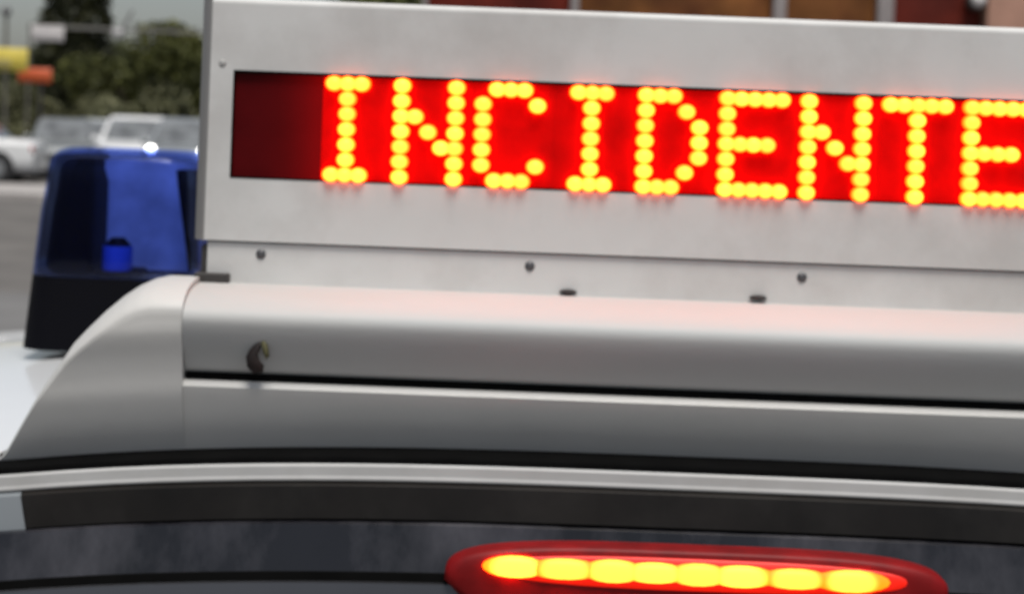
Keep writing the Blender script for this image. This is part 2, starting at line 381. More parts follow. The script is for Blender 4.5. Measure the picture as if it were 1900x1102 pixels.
# ================================================================== ROOF LIGHT BAR (fairing with tube)
bar = empty('roof_light_bar', (XC, 1.3, EYE-.22), 'silver grey roof light bar with sloped end cap, below the red message sign', 'light bar')
Y_SEAM = at(340, 600, 1.23).x
XE = 2*XC - Y_SEAM
# tube: rounded top, undercut lower face
def spline(P, k=4):
    P = [Vector(p) for p in P]; out = []
    for i in range(len(P)-1):
        p0 = P[max(i-1,0)]; p1 = P[i]; p2 = P[i+1]; p3 = P[min(i+2,len(P)-1)]
        for j in range(k):
            t = j/k
            q = .5*((2*p1)+(p2-p0)*t+(2*p0-5*p1+4*p2-p3)*t*t+(3*p1-p0-3*p2+p3)*t**3)
            out.append((q.x, q.y))
    return out+[(P[-1].x, P[-1].y)]
TOPP = [(1.325,-.122),(1.305,-.1172),(1.287,-.1165),(1.265,-.1175),(1.245,-.1208),(1.232,-.1265),(1.2265,-.1335),(1.2275,-.142)]
prof = [(y, EYE+z) for y, z in spline(TOPP + [(1.232,-.152),(1.239,-.163),(1.2455,-.1715),(1.252,-.1755),(1.264,-.1767)])]
m = MB()
m.loft([[(x, y, z) for y, z in prof] for x in (Y_SEAM, Y_SEAM+.0015, XC, XE-.0015, XE)], closed=False, caps=False)
m.build('bar_tube', M['bar'], bar, smooth=True)
MB().box(Y_SEAM+.001, XE-.001, 1.2440, 1.35, EYE-.1768, EYE-.1722).build('tube_seal', M['rubber'], bar)
# end caps: outline of the top edge (in photo px) gives the height of every station
topo = [(-14,880),(0,862),(20,832),(48,787),(70,752),(92,717),(115,682),(136,652),(158,620),(180,597),(210,568),(240,543),(262,529),(285,519),(310,514),(338,514)]
ZB0 = -.2226
CAPP = spline([(1.385,-.16),(1.365,-.138),(1.345,-.127)]+TOPP+[(1.2318,-.155),(1.2350,-.168),(1.2375,-.181),(1.2435,-.195),(1.2570,ZB0)])
UPP = [(y_-1.2265, (z_+.1335)/.017) for y_, z_ in CAPP if z_ >= -.1335]
LOW = [(z_-ZB0, y_) for y_, z_ in CAPP if z_ < -.1335 and y_ < 1.30][::-1] + [(.0891, 1.2265)]
def face_y(h):
    for (h0, y0), (h1, y1) in zip(LOW, LOW[1:]):
        if h <= h1: return y0+(y1-y0)*max(0, (h-h0))/(h1-h0)
    return 1.2265
def cap_profile(x, ztop):
    """(Y,Z) ring: rear foot, over a rounded shoulder, then down the one undercut front face shared by all sections"""
    zb = roof_z(x, 1.26) + .0002
    h = max(ztop-zb, .002); k = min(h/.1061, 1)
    a = min(.017*(.35+.65*k**2), .5*h); hb = h-a; yb_ = face_y(hb*.0891/(.1061-.017) if False else min(hb, .0891))
    sy = .45+.55*k
    P = [(1.385, zb)] + [(yb_ + dy*sy, zb + max(hb + dz*a, 0)) for dy, dz in UPP]
    for i in range(1, 25):
        t = hb*(1-i/24); P.append((face_y(t), zb+t))
    return P
st = []
for i in range(len(topo)-1):
    (a, b), (c, d) = topo[i], topo[i+1]
    for k in range(3): st.append((a+(c-a)*k/3, b+(d-b)*k/3))
st.append(topo[-1])
for s_ in (1, -1):
    m = MB(); rr = []
    for qi, (px, py) in enumerate(st):
        p = at(px, py, 1.285)
        x0 = p.x if px < 318 else (Y_SEAM-.0006)-(338-px)*(1.285/FPX)
        x = x0 if s_ == 1 else 2*XC-x0
        pr = cap_profile(x0, p.z)
        rr.append([(x, y + bow(x0)*.35, z) for y, z in pr])
    m.loft(rr, closed=True, caps=True)
    m.build('end_cap', M['fairing'], bar, autos=60)
# apron beneath the tube between the caps
m = MB(); rr = []
N = 48; x0 = Y_SEAM-.00055
for i in range(N+1):
    x = x0+(2*XC-2*x0)*i/N if False else x0 + ((2*XC-x0)-x0)*i/N
    zb = roof_z(x, 1.26)+.0002
    T = EYE
    low = [(y_, z_) for y_, z_ in CAPP if z_ < -.1795]
    P = [(1.36, T-.1770), (1.25, T-.1770), (1.2412, T-.1772), (1.2392, T-.1780)] + [(y_, zb + (z_-ZB0)*(T-.1795-zb)/(-.1795-ZB0)) for y_, z_ in low] + [(1.36, zb)]
    rr.append([(x, y+bow(x)*.35, z) for y, z in P])
m.loft(rr); m.build('apron', M['fairing'], bar, autos=45)
# black strip standing in for the shadow gap between apron and roof
m = MB(); rr = []
xa = at(2, 860, 1.27).x
for i in range(61):
    x = xa + (2*XC-2*xa)*i/60
    zr = roof_z(x, 1.26)
    e = bow(x)
    rr.append([(x, 1.2215+e, zr-.006), (x, 1.2215+e, zr+.0002), (x, 1.2235+e, zr+.0013), (x, 1.258+e*.6, zr+.0016), (x, 1.262+e*.35, zr+.005), (x, 1.37+e, zr+.005), (x, 1.37+e, zr-.006)])
m.loft(rr); m.build('base_shadow_gap', M['rubber'], bar)

# ================================================================== MESSAGE SIGN
YS = 1.298; K = YS/FPX
def sx(u): return u*K
def sz(w): return EYE + w*K
UL, UR = -563.4, 2*XC/K+563.4
WT, WB = 208.5, -231.5
wl, wr_, wt, wb = -520, UR-43, 85, -115
sg = empty('message_sign', (XC, 1.33, EYE-.118), 'white roof box whose red display spells INCIDENTE in yellow lit dots', 'message sign')
MB_ = MB()
yf, yb = YS, YS+.0035
m = MB()
for (a, b, c, d) in ((UL, wl, WB, WT), (wr_, UR, WB, WT), (wl, wr_, wt, WT), (wl, wr_, WB, wb)):
    pass
# front plate as one mesh with a window opening
def plate_with_hole(m, y0, y1, r):
    o = [(sx(UL)+r, sz(WB)), (sx(UR)-r, sz(WB)), (sx(UR)-r, sz(WT)-r), (sx(UL)+r, sz(WT)-r)]
    i = [(sx(wl), sz(wb)), (sx(wr_), sz(wb)), (sx(wr_), sz(wt)), (sx(wl), sz(wt))]
    b = len(m.v)
    m.v += [(x, y0, z) for x, z in o] + [(x, y0, z) for x, z in i] + [(x, y1, z) for x, z in i]
    for k in range(4):
        j = (k+1) % 4
        m.f.append((b+k, b+j, b+4+j, b+4+k)); m.f.append((b+4+k, b+4+j, b+8+j, b+8+k))
plate_with_hole(m, YS, YS+.0035, 0)
# rounded top lip of the plate
lipr = [(YS, sz(WT))] + [(YS+.004-.004*math.cos(R(a)), sz(WT)+.004*math.sin(R(a))) for a in (22, 45, 67, 90)] + [(YS+.070, sz(WT)+.004), (YS+.070, sz(WT)-.002)]
m.loft([[(sx(UL), y, z) for y, z in lipr], [(sx(UR), y, z) for y, z in lipr]], closed=False)
m.build('front_plate', M['sign_paint'], sg, autos=35)
# corner profile strips at both ends
for s_, U in ((-1, UL), (1, UR)):
    m = MB(); x = sx(U)
    P = [(x, YS+.0002), (x+s_*.0015, YS+.0006), (x+s_*.0052, YS+.005), (x+s_*.0082, YS+.012), (x+s_*.0092, YS+.02), (x+s_*.0092, YS+.070), (x, YS+.070)]
    m.loft([[(a, b, z) for a, b in P] for z in (sz(WB)-.0003, sz(WT)+.0035)])
    m.build('corner_profile', M['edge_metal'], sg, autos=50)
MB().box(sx(UL), sx(UR), YS+.068, YS+.072, sz(WB), sz(WT)).build('back_plate', M['sign_paint'], sg)
MB().box(sx(UL), sx(UR), YS+.004, YS+.068, sz(WB)-.0002, sz(WB)+.002).build('bottom_plate', M['edge_metal'], sg)
# shadow joint and the lower strip
MB().box(sx(UL+6), sx(UR-6), YS+.004, YS+.03, sz(WB-4), sz(WB)-.0003).build('joint_gasket', mat('gasket_grey', (.13,.125,.12), .7), sg)
strip = MB().box(sx(UL+6), sx(UR-6), YS+.0022, YS+.02, EYE-.1210, sz(WB-3)).build('lower_strip', M['sign_paint'], sg, bevel=.0006)
for px, py in ((484,472),(983,494),(1488,515),(1990,535)):
    p = at(px, py, YS+.002)
    MB().dome((p.x, YS+.0022, p.z), .0036, .0016, 14, 3).build('screw', M['screw'], strip, smooth=True)
for px, py in ((1055,541),(1410,552)):
    p = at(px, py, YS-.008)
    MB().dome((p.x, YS+.0015, p.z-.001), .0062, .0075, 16, 3, ry=.0019).build('drain_slot', M['hole'], strip, smooth=True)
p = at(413, 118, YS)
MB().dome((p.x, YS, p.z), .0028, .0008, 12, 2).build('painted_screw', M['screw_pale'], sg, smooth=True)
# dark bracket at the left foot
m = MB()
pl = at(372, 455, YS); pr = at(392, 505, YS); p2 = at(426, 524, YS)
m.box(pl.x, pr.x, YS+.004, YS+.045, pr.z-.012, pl.z)
m.build('bracket_post', M['dark_bracket'], sg, bevel=.001)
MB().box(at(362,515,YS).x, p2.x, YS-.006, YS+.0445, p2.z-.004, at(392,506,YS).z).build('bracket_foot', M['dark_bracket'], sg, bevel=.001)
# red display board with its dots
# emission ramp paints stray red light into the blank board, fading from lit tiles
for _ in (0,):
    n_ = M['board'].node_tree.nodes; l_ = M['board'].node_tree.links
    tc_ = n_.new('ShaderNodeTexCoord'); sp_ = n_.new('ShaderNodeSeparateXYZ'); l_.new(tc_.outputs['Object'], sp_.inputs[0])
    r_ = n_.new('ShaderNodeMapRange'); r_.inputs['From Min'].default_value = sx(wl)-XC; r_.inputs['From Max'].default_value = sx(-352)-XC
    l_.new(sp_.outputs['X'], r_.inputs['Value'])
    p_ = n_.new('ShaderNodeMath'); p_.operation = 'POWER'; p_.inputs[1].default_value = 3.2; l_.new(r_.outputs[0], p_.inputs[0])
    k_ = n_.new('ShaderNodeMath'); k_.operation = 'MULTIPLY'; k_.inputs[1].default_value = .14; l_.new(p_.outputs[0], k_.inputs[0])
    n_['Principled BSDF'].inputs['Emission Color'].default_value = (1, 0, 0, 1); l_.new(k_.outputs[0], n_['Principled BSDF'].inputs['Emission Strength'])
board = MB().box(sx(wl)-.003, sx(wr_)+.003, YS+.0028, YS+.008, sz(wb)-.003, sz(wt)+.003).build('display_board', M['board'], sg)
u0 = -357.3-17.0
ubx = -357.3+4.5
for k in range(9):
    MB().box((sx(u0+k*151.2) if k else sx(ubx))+.00008, sx(u0+(k+1)*151.2)-.00008, YS+.0016, YS+.0027, sz(wb)+.0012, sz(wt)-.002).build('diffuser_tile', M['board_lit'], board)
m = MB()
fr_ = .0011
m.box(sx(wl)+.0001, sx(wr_)-.0001, YS-.0003, YS+.0027, sz(wt)-fr_*1.8, sz(wt)-.0001)
m.box(sx(wl)+.0001, sx(wr_)-.0001, YS-.0003, YS+.0027, sz(wb)+.0001, sz(wb)+fr_)
m.box(sx(wl)+.0001, sx(wl)+fr_, YS-.0003, YS+.0027, sz(wb)+fr_+.0001, sz(wt)-fr_*1.9)
m.build('window_gasket', M['rubber'], sg)
FONT = {
 'I': ['.###.','..#..','..#..','..#..','..#..','..#..','.###.'],
 'N': ['#...#','#...#','##..#','#.#.#','#..##','#...#','#...#'],
 'C': ['.###.','#...#','#....','#....','#....','#...#','.###.'],
 'D': ['###..','#..#.','#...#','#...#','#...#','#..#.','###..'],
 'E': ['#####','#....','#....','####.','#....','#....','#####'],
 'T': ['#####','..#..','..#..','..#..','..#..','..#..','..#..']}
dot = None
for ci, ch in enumerate('INCIDENTE'):
    for r, row in enumerate(FONT[ch]):
        for c, t in enumerate(row):
            if t != '#': continue
            u = -357.3 + 25.2*(ci*6+c); w = 67.5 - 28.2*r
            if dot is None:
                dot = MB().dome((0,0,0), .0066, .0068, 14, 3, ry=.0057).build('led', M['led'], None, smooth=True); o = dot
            else:
                o = dot.copy(); COL.objects.link(o)
            o.parent = board
            o.location = Vector((sx(u)+random.uniform(-.0001,.0001), YS+.0014, sz(w)+random.uniform(-.0001,.0001))) - parent_loc(board)
            # mesh of the board is stored relative to its parent empty, the board object itself sits on it
            
# ================================================================== BLUE BEACON
YB = 1.66; KB = YB/FPX
pb = at(200, 640, YB)
bc = empty('blue_beacon', (pb.x, YB+.06, pb.z), 'blue plastic beacon with black base at the left end of the light bar', 'beacon')
def rr_ring(xl, xr, y0, y1, z, r, n=6):
    P = []
    for (cx, cy_, a0) in ((xr-r, y0+r, -90), (xr-r, y1-r, 0), (xl+r, y1-r, 90), (xl+r, y0+r, 180)):
        for k in range(n+1):
            a = R(a0+90*k/n); P.append((cx+r*math.cos(a), cy_+r*math.sin(a), z))
    return P
def bx(px, py): return at(px, py, YB).x
levels = [(655,29,362),(600,36,362),(518,47,362),(518,47,362),(480,51,362),(400,62,362),(350,72,362),(320,75,361),(302,79,358),(290,85,352),(283,94,343),(278,110,327)]
def ringpx(l, grow=0, yo=0):
    py, a, b = l
    z = at(200, py, YB).z
    return rr_ring(bx(a, py)-grow, bx(b, py)+grow, YB-grow+yo, YB+.125+grow-yo, z, .028)
m = MB().loft([ringpx(l) for l in levels[:3]]); m.build('beacon_base', M['beacon_black'], bc, autos=40)
insets = [0,0,0,0,0,0.001,.004,.009,.016]
rings = [ringpx(l, 0, i_) for l, i_ in zip(levels[3:], insets)]
rings[0] = [(x, y, z+.0004) for x, y, z in rings[0]]
lens = MB().loft(rings, caps=False)
nb = len(lens.v); nr = len(rings[-1]); lens.f.append(tuple(nb-nr+j for j in range(nr)))
lo = lens.build('beacon_lens', M['blue_lens'], bc, autos=50)
lo.modifiers.new('solid', 'SOLIDIFY').thickness = 0.0025
# inside: black housing on the left, pale reflector, capsule lamp
def inner(x0, x1, y0, y1, za, zb, name, mt, x0t=None):
    x0t = x0 if x0t is None else x0t
    m = MB().loft([[(x0,y0,za),(x1,y0,za),(x1,y1,za),(x0,y1,za)], [(x0t,y0,zb),(x1,y0,zb),(x1,y1,zb),(x0t,y1,zb)]])
    return m.build(name, mt, bc, bevel=.004)
zb0 = at(200,518,YB).z+.001
MB().loft([rr_ring(bx(a_, py)+.0029, bx(160-(py < 330)*6, 500), YB+.0032+dy_, YB+.115, at(200, py, YB).z + (.0015 if py == 518 else 0), .0250) for py, a_, dy_ in ((518,47,0),(480,51,0),(400,62,0),(345,71.5,.002),(318,76,.006),(300,81,.010),(291,90,.016))]).build('lamp_housing', M['beacon_black'], bc, autos=40)
MB().loft([[(bx(a_,py),YB+.006+d_,at(200,py,YB).z),(bx(357,py)-.003,YB+.020+d_,at(200,py,YB).z),(bx(357,py)-.003,YB+.05,at(200,py,YB).z),(bx(a_,py),YB+.05,at(200,py,YB).z)] for py, a_, d_ in ((500,348,0),(420,338,0),(350,328,.002),(312,322,.008))]).build('housing_rib', M['beacon_black'], bc, autos=40)
MB().box(bx(158,515), bx(252,515), YB+.02, YB+.06, zb0, at(200,503,YB).z, .003).build('lamp_bracket', M['beacon_black'], bc)
m = MB(); P = []
for i in range(13):
    a = R(-80+160*i/12)
    P.append((bx(255,420)+.050*math.sin(a), YB+.062+.040*math.cos(a)))
m.loft([[(x,y,z) for x,y in P] for z in (zb0, at(200,300,YB).z)], closed=False)
m.build('reflector', M['reflector'], bc, smooth=True)
pc = at(205, 500, YB)
cyl = MB().tube((pc.x, YB+.028, at(200,500,YB+.03).z), (pc.x, YB+.028, at(200,455,YB+.03).z), .0135, .0135, 20)
cap_ = cyl.build('lamp_capsule', M['lamp_blue'], bc, autos=40)
MB().tube((pc.x, YB+.028, at(200,455,YB+.03).z+.0002), (pc.x, YB+.028, at(200,440,YB+.03).z), .0125, .006, 20).build('capsule_top', M['beacon_black'], cap_, autos=40)
MB().tube((pc.x, YB+.028, zb0-.01), (pc.x, YB+.028, at(200,501,YB+.03).z), .0165, .0165, 20).build('lamp_socket', M['beacon_black'], bc, autos=40)

# curled dead leaf stuck on the bar
p = at(472, 690, 1.236)
lf = empty('dead_leaf', (p.x, p.y, p.z), 'small dark curled leaf stuck on the lower left of the silver bar', 'leaf')
def blob(m, pts, y, th):
    n = len(pts); r0 = [at(a, b, y) for a, b in pts]
    c = sum((Vector(q) for q in r0), Vector())/n
    m.loft([[q + Vector((0, th*.2, 0)) for q in r0], [q + Vector((0,-th,0)) + (c-q)*.15 for q in r0], [c + (q-c)*.35 + Vector((0,-th*1.5,0)) for q in r0]])
m = MB(); blob(m, [(456,662),(462,650),(470,640),(478,632),(486,628),(484,645),(478,657),(482,668),(490,678),(488,692),(470,694),(458,680)], 1.232, .002)
m.build('leaf_blade', M['leafy'], lf, smooth=True)
m = MB(); blob(m, [(484,634),(490,628),(497,640),(500,660),(494,668),(488,655)], 1.231, .0015); m.build('leaf_tip', M['leafy_green'], lf, smooth=True)

# ================================================================== SETTING
G = MB().quad((-2500,-2500,0),(2500,-2500,0),(2500,2500,0),(-2500,2500,0)).build('ground', M['asphalt'], kind='structure')
MB().box(-60, 60, 34.2, 38.5, -.1, .12, 0).build('pavement', M['pavement'], kind='structure')
MB().quad((-60,17.0,.004),(60,17.0,.004),(60,11.0,.004),(-60,11.0,.004)).build('road_patch', mat('worn_asphalt', (.15,.148,.145), .85, noise_amt=.15, nscale=1, bump=.5, bscale=12), kind='structure')
MB().box(-90, 90, 49.5, 400, -.1, .10).build('verge', M['grass'], kind='structure')

# ------------------------------------------------------------------ cars
def make_car(name, label, pm, kind='hatch', lit=False):
    """local frame: front towards -Y, centre at origin"""
    root = empty(name, (0,0,0), label, 'car', 'vehicles parked in the row behind')
    if kind == 'sedan': Lf, Lb, H, hw = -2.25, 2.25, 1.42, .86
    elif kind == 'van': Lf, Lb, H, hw = -2.2, 2.2, 1.60, .89
    else: Lf, Lb, H, hw = -2.0, 2.0, 1.48, .85
    hood = .98 if kind == 'van' else .88; belt = .98 if kind == 'van' else .92
    if kind == 'sedan': stt = [(Lf,.62,.72),(Lf+.12,.74,.80),(Lf+1.2,hood+.02,hw),(Lf+1.5,belt,hw),(1.2,belt+.03,hw),(1.5,.98,hw),(Lb-.15,.96,hw-.04),(Lb,.86,.76)]
    elif kind == 'van': stt = [(Lf,.70,.76),(Lf+.12,.84,.84),(Lf+.85,hood+.04,hw),(Lf+1.1,belt+.02,hw),(1.6,belt+.05,hw),(Lb-.1,belt,hw-.03),(Lb,.86,.80)]
    else: stt = [(Lf,.64,.74),(Lf+.12,.76,.80),(Lf+1.0,hood+.02,hw),(Lf+1.3,belt,hw),(1.4,belt+.04,hw),(Lb-.12,belt,hw-.04),(Lb,.82,.76)]
    m = MB(); rings = []
    for y, zt, w in stt:
        zb_ = .26
        rings.append([(-w+.08,y,zb_),(-w,y,zb_+.12),(-w-.01,y,.55),(-w+.01,y,zt-.10),(-w+.09,y,zt-.02),(-w*.5,y,zt+.01),(0,y,zt+.018),(w*.5,y,zt+.01),(w-.09,y,zt-.02),(w-.01,y,zt-.10),(w+.01,y,.55),(w,y,zb_+.12),(w-.08,y,zb_)])
    m.loft(rings)
    body = m.build('body', pm, root, autos=35)
    if kind == 'sedan': gb, gt = (Lf+1.25, 1.55), (Lf+1.95, .95)
    elif kind == 'van': gb, gt = (Lf+.85, 2.08), (Lf+1.55, 1.85)
    else: gb, gt = (Lf+1.05, 1.85), (Lf+1.70, 1.45)
    def g(y0, y1, w, z): return rr_ring(-w, w, y0, y1, z, .10, 3)
    wt_ = .60 if kind != 'van' else .66
    def lerp(a, b, t): return a+(b-a)*t
    rs = []
    for t, ex in ((0,0),(.5,.012),(.88,.012),(.97,-.02),(1.0,-.10)):
        rs.append(g(lerp(gb[0],gt[0],t)-ex, lerp(gb[1],gt[1],t)+ex, lerp(hw-.03,wt_,t)+ex, lerp(belt-.03,H,t)))
    MB().loft(rs).build('roof', pm, root, autos=50)
    # panes
    def fac(t, e): # y front, y back, half width, z at height t
        return lerp(gb[0],gt[0],t)-e, lerp(gb[1],gt[1],t)+e, lerp(hw-.03,wt_,t)+e, lerp(belt-.03,H,t)
    a = fac(.14,.006); b = fac(.86,.022)
    def slab(name, q, n):
        n = Vector(n)
        MB().loft([[Vector(p) for p in q], [Vector(p)+n for p in q]]).build(name, M['car_glass'], root)
    slab('windscreen', [(-a[2]+.12,a[0]-.004,a[3]),(a[2]-.12,a[0]-.004,a[3]),(b[2]-.10,b[0]-.004,b[3]),(-b[2]+.10,b[0]-.004,b[3])], (0,-.012,.006))
    slab('rear_window', [(-a[2]+.12,a[1]+.004,a[3]),(a[2]-.12,a[1]+.004,a[3]),(b[2]-.10,b[1]+.004,b[3]),(-b[2]+.10,b[1]+.004,b[3])], (0,.012,.006))
    for s_ in (-1, 1):
        ym = (gb[0]+gb[1])/2
        for (y0, y1, y0t, y1t) in ((a[0]+.18, ym-.04, b[0]+.16, ym-.04), (ym+.04, a[1]-.18, ym+.04, b[1]-.16)):
            slab('side_window', [(s_*(a[2]+.004),y0,a[3]),(s_*(a[2]+.004),y1,a[3]),(s_*(b[2]+.004),y1t,b[3]),(s_*(b[2]+.004),y0t,b[3])], (s_*.012,0,.002))
        for wy in (Lf+.78, Lb-.80):
            arch = MB().tube((s_*(hw-.25), wy, .33), (s_*(hw+.014), wy, .33), .39, n=24).build('wheel_arch', M['chassis'], root, autos=40)
            w = MB().tube((s_*(hw-.2), wy, .31), (s_*(hw+.03), wy, .31), .31, n=24).build('wheel', M['tyre'], root, autos=40)
            MB().tube((s_*(hw), wy, .31), (s_*(hw+.04), wy, .31), .20, n=16).build('rim', M['rim'], w, autos=40)
        hz = .90 if kind == 'van' else .68
        MB().dome((s_*(.58 if lit else hw-.20), Lf+(-.015 if lit else .05), hz-.02), .09 if lit else .13, .09, 14, 3, ry=.085).build('headlight', M['lamp_on'] if lit else M['lamp_glass'], root, smooth=True)
        MB().box(s_*(hw-.17)-.09, s_*(hw-.17)+.09, Lb-.09, Lb-.01, .68, .84, .015).build('tail_lamp', M['tail'], root, autos=40)
        MB().box(s_*(hw+.07)-.08, s_*(hw+.07)+.08, gb[0]+.30, gb[0]+.42, belt, belt+.13, .02).build('wing_mirror', pm, root, autos=40)
    MB().box(-.45, .45, Lf-.015, Lf+.06, .48, .60, .01).build('grille', M['chassis'], root, autos=40)
    MB().box(-.26, .26, Lf-.035, Lf-.017, .36, .47).build('number_plate', M['plate'], root)
    MB().box(-.26, .26, Lb+.002, Lb+.015, .60, .71).build('number_plate', M['plate'], root)
    MB().box(-hw+.05, hw-.05, Lf-.01, Lb+.0, .16, .30, .04).build('sill', M['chassis'], root, autos=40)
    return root
def place(car, px, D, yaw=0, z=0):
    p = at(px, 235, D-2); car.location = (p.x, D, z); car.rotation_euler.z = R(yaw)
c = make_car('parked_car', 'white saloon car seen from the side at the left edge, behind the blue beacon', M['p_white'], 'sedan'); place(c, -158, 42.6, -88)
c = make_car('parked_car', 'dark grey car parked just right of the white saloon', M['p_grey'], 'hatch'); place(c, 84, 46.5, 14)
c = make_car('parked_car', 'pale silver car parked furthest back, second from the left in the row facing us', M['p_pale'], 'hatch'); place(c, 152, 50, -6)
c = make_car('parked_car', 'white car with pale bonnet standing above the middle of the beacon', M['p_white'], 'van'); place(c, 230, 45, 5)
c = make_car('oncoming_car', 'grey car with both headlights lit beside the left end of the sign', M['p_slate'], 'van', lit=True); place(c, 333, 43.5, 0)

c = make_car('parked_car', 'dark grey car mostly hidden, furthest left among the cars facing us', M['p_grey'], 'hatch'); place(c, 52, 54, 4)
c = make_car('parked_car', 'silver car at the back showing between pale silver car and white car', M['p_silver'], 'van'); place(c, 188, 57, -8)

# ------------------------------------------------------------------ trees
def leaves(lumps, n, size, seed=1):
    rnd = random.Random(seed); m = MB(); tot = sum(l[3]*l[4]*l[5] for l in lumps)
    for (cx, cy_, cz_, a, b, c_) in lumps:
        k = int(n*(a*b*c_)/tot)
        for _ in range(k):
            while True:
                d = Vector((rnd.uniform(-1,1), rnd.uniform(-1,1), rnd.uniform(-1,1)))
                if .05 < d.length < 1: break
            d = d.normalized()*(d.length**.45)
            wob = 1 + .28*noise.noise(Vector((d.x*2.2+cx, d.y*2.2+cz_, d.z*2.2+seed)))
            q = Vector((cx+d.x*a*wob, cy_+d.y*b*wob, cz_+d.z*c_*wob))
            u = Vector((rnd.gauss(0,1), rnd.gauss(0,1), rnd.gauss(0,1))).normalized()
            v = u.orthogonal().normalized(); v.rotate(Matrix.Rotation(rnd.uniform(0,6.28), 3, u)); s_ = size*rnd.uniform(.6,1.4)
            w = u.cross(v)
            m.quad(q-v*s_, q-w*s_*.45, q+v*s_, q+w*s_*.45)
    return m
def raw_build(m, name, mt, parent):
    me = bpy.data.meshes.new(name); me.from_pydata([tuple(p) for p in m.v], [], m.f); me.materials.append(mt)
    o = bpy.data.objects.new(name, me); COL.objects.link(o); o.parent = parent; return o
def tree(name, label, lumps, n, size, mt, trunk_h, r, seed, cat='tree', group=None):
    root = empty(name, (0,0,0), label, cat, group)
    raw_build(leaves(lumps, n, size, seed), 'crown', mt, root)
    m = MB(); rnd = random.Random(seed)
    m.tube((0,0,-.1), (r*.6,0,trunk_h), r, r*.55, 10)
    for (cx, cy_, cz_, a, b, c_) in lumps[:7]:
        m.tube((r*.4,0,trunk_h*.8), (cx*.8, cy_*.8, cz_), r*.45, r*.12, 7)
    raw_build(m, 'trunk', M['bark'], root)
    return root
def put(o, px, D, rz=0, s=1.0):
    p = at(px, 235, D); o.location = (p.x, D, 0.09); o.rotation_euler.z = rz; o.scale = (s, s, s); return o
rnd = random.Random(3)
con = [(rnd.uniform(-.2,.2), 0, 1.2+i*1.05, 1.35-.07*i, 1.3-.06*i, .95) for i in range(11)]
t = tree('cypress_tree', 'tall dark conifer behind the small white sign', con, 15000, .13, M['leaf_dark'], 3, .25, 11); put(t, 132, 60)
def crown(rw, h0, h1, k, seed, lump=1.0):
    rnd = random.Random(seed); L = []
    for i in range(k):
        t_ = rnd.random(); z = h0+(h1-h0)*t_; w = rw*math.sqrt(max(.1, 1-(t_*1.5-.6)**2))
        L.append((rnd.uniform(-w,w), rnd.uniform(-w,w)*.7, z, lump*rnd.uniform(.7,1.2), lump*rnd.uniform(.7,1.2), lump*rnd.uniform(.5,.9)))
    return L
t1 = tree('olive_tree', 'olive green bushy tree above the roofs, in the middle of the tree belt', crown(1.8,1.2,3.6,14,5,.9), 9000, .11, M['leaf_olive'], 1.6, .18, 5); put(t1, 262, 54)
t2 = tree('broadleaf_tree', 'dark mid green tree in the gap between conifer and sign box', crown(1.9,1.5,4.3,14,6,1.0), 9000, .12, M['leaf_mid'], 2.0, .2, 6); put(t2, 205, 62, 1, .80)
t3 = tree('broadleaf_tree', 'brownish green tree hard against the left edge of the sign box', crown(1.7,1.3,4.2,14,8,1.0), 9000, .12, M['leaf_olive'], 2.0, .2, 8); put(t3, 340, 60, 2, .80)
for i, (px, D, s, lab) in enumerate([(-30, 66, .72, 'leafy dark tree behind the yellow sign at the left edge'), (45, 72, .78, 'dark tree behind the orange sign'),
        (395, 70, .85, 'dark tree rising behind the corner of the sign box')]):
    o = copy_tree(t2); put(o, px, D, i*1.3, s); o['label'] = lab
bush = tree('grey_bush', 'grey green bush behind the dark grey car', crown(1.5,.5,1.9,9,9,.7), 5000, .09, M['leaf_grey'], .7, .1, 9, 'bush', 'bushes behind the parked cars'); put(bush, 90, 52.5)
for i, (px, D, s, lab) in enumerate([(25, 53, 1.0, 'grey green bush under the orange sign at the left'), (175, 53, .9, 'low grey green bush under the dark conifer'),
        (262, 52, 1.1, 'pale grey green bush right behind the white car with pale bonnet'), (345, 52.5, .95, 'grey green bush behind the car with lit headlights'), (-45, 52, 1.0, 'grey green bush behind the white saloon')]):
    o = copy_tree(bush); put(o, px, D, i*2.1, s); o['label'] = lab
# far tree belt; its greyer leaf colour imitates haze
far = tree('far_tree', 'distant low tree on the skyline just right of the conifer', crown(3.6,2.0,6.0,16,12,1.7), 7000, .25, M['leaf_grey'], 2, .3, 12, 'tree', 'distant trees on the skyline'); put(far, 215, 120, 0, .80)
for i, (px, D, s, lab) in enumerate([(262,125,.80,'distant skyline tree in the middle between conifer and sign box'),(310,120,.74,'distant skyline tree close to the sign box'),
        (365,125,.84,'distant skyline tree touching the corner of the sign box'),(20,125,.72,'distant skyline tree behind the lamp pole'),(68,120,.8,'distant skyline tree at the left flank of the conifer')]):
    o = copy_tree(far); put(o, px, D, i*1.7, s); o['label'] = lab
MB_wood = leaves([(x, 140+abs((x*7) % 9), 2.2, 9, 5, 3.4) for x in range(-95, 120, 9)], 40000, .4, 21)
wood = raw_build(MB_wood, 'far_wood', M['leaf_mid'], None); tag(wood, 'far off dark wood along the skyline', 'wood', None, 'stuff')
ol = copy_tree(t1); put(ol, 700, 48, 1, 1.5); ol['label'] = 'olive tree peeking over the sign box left of the red building'

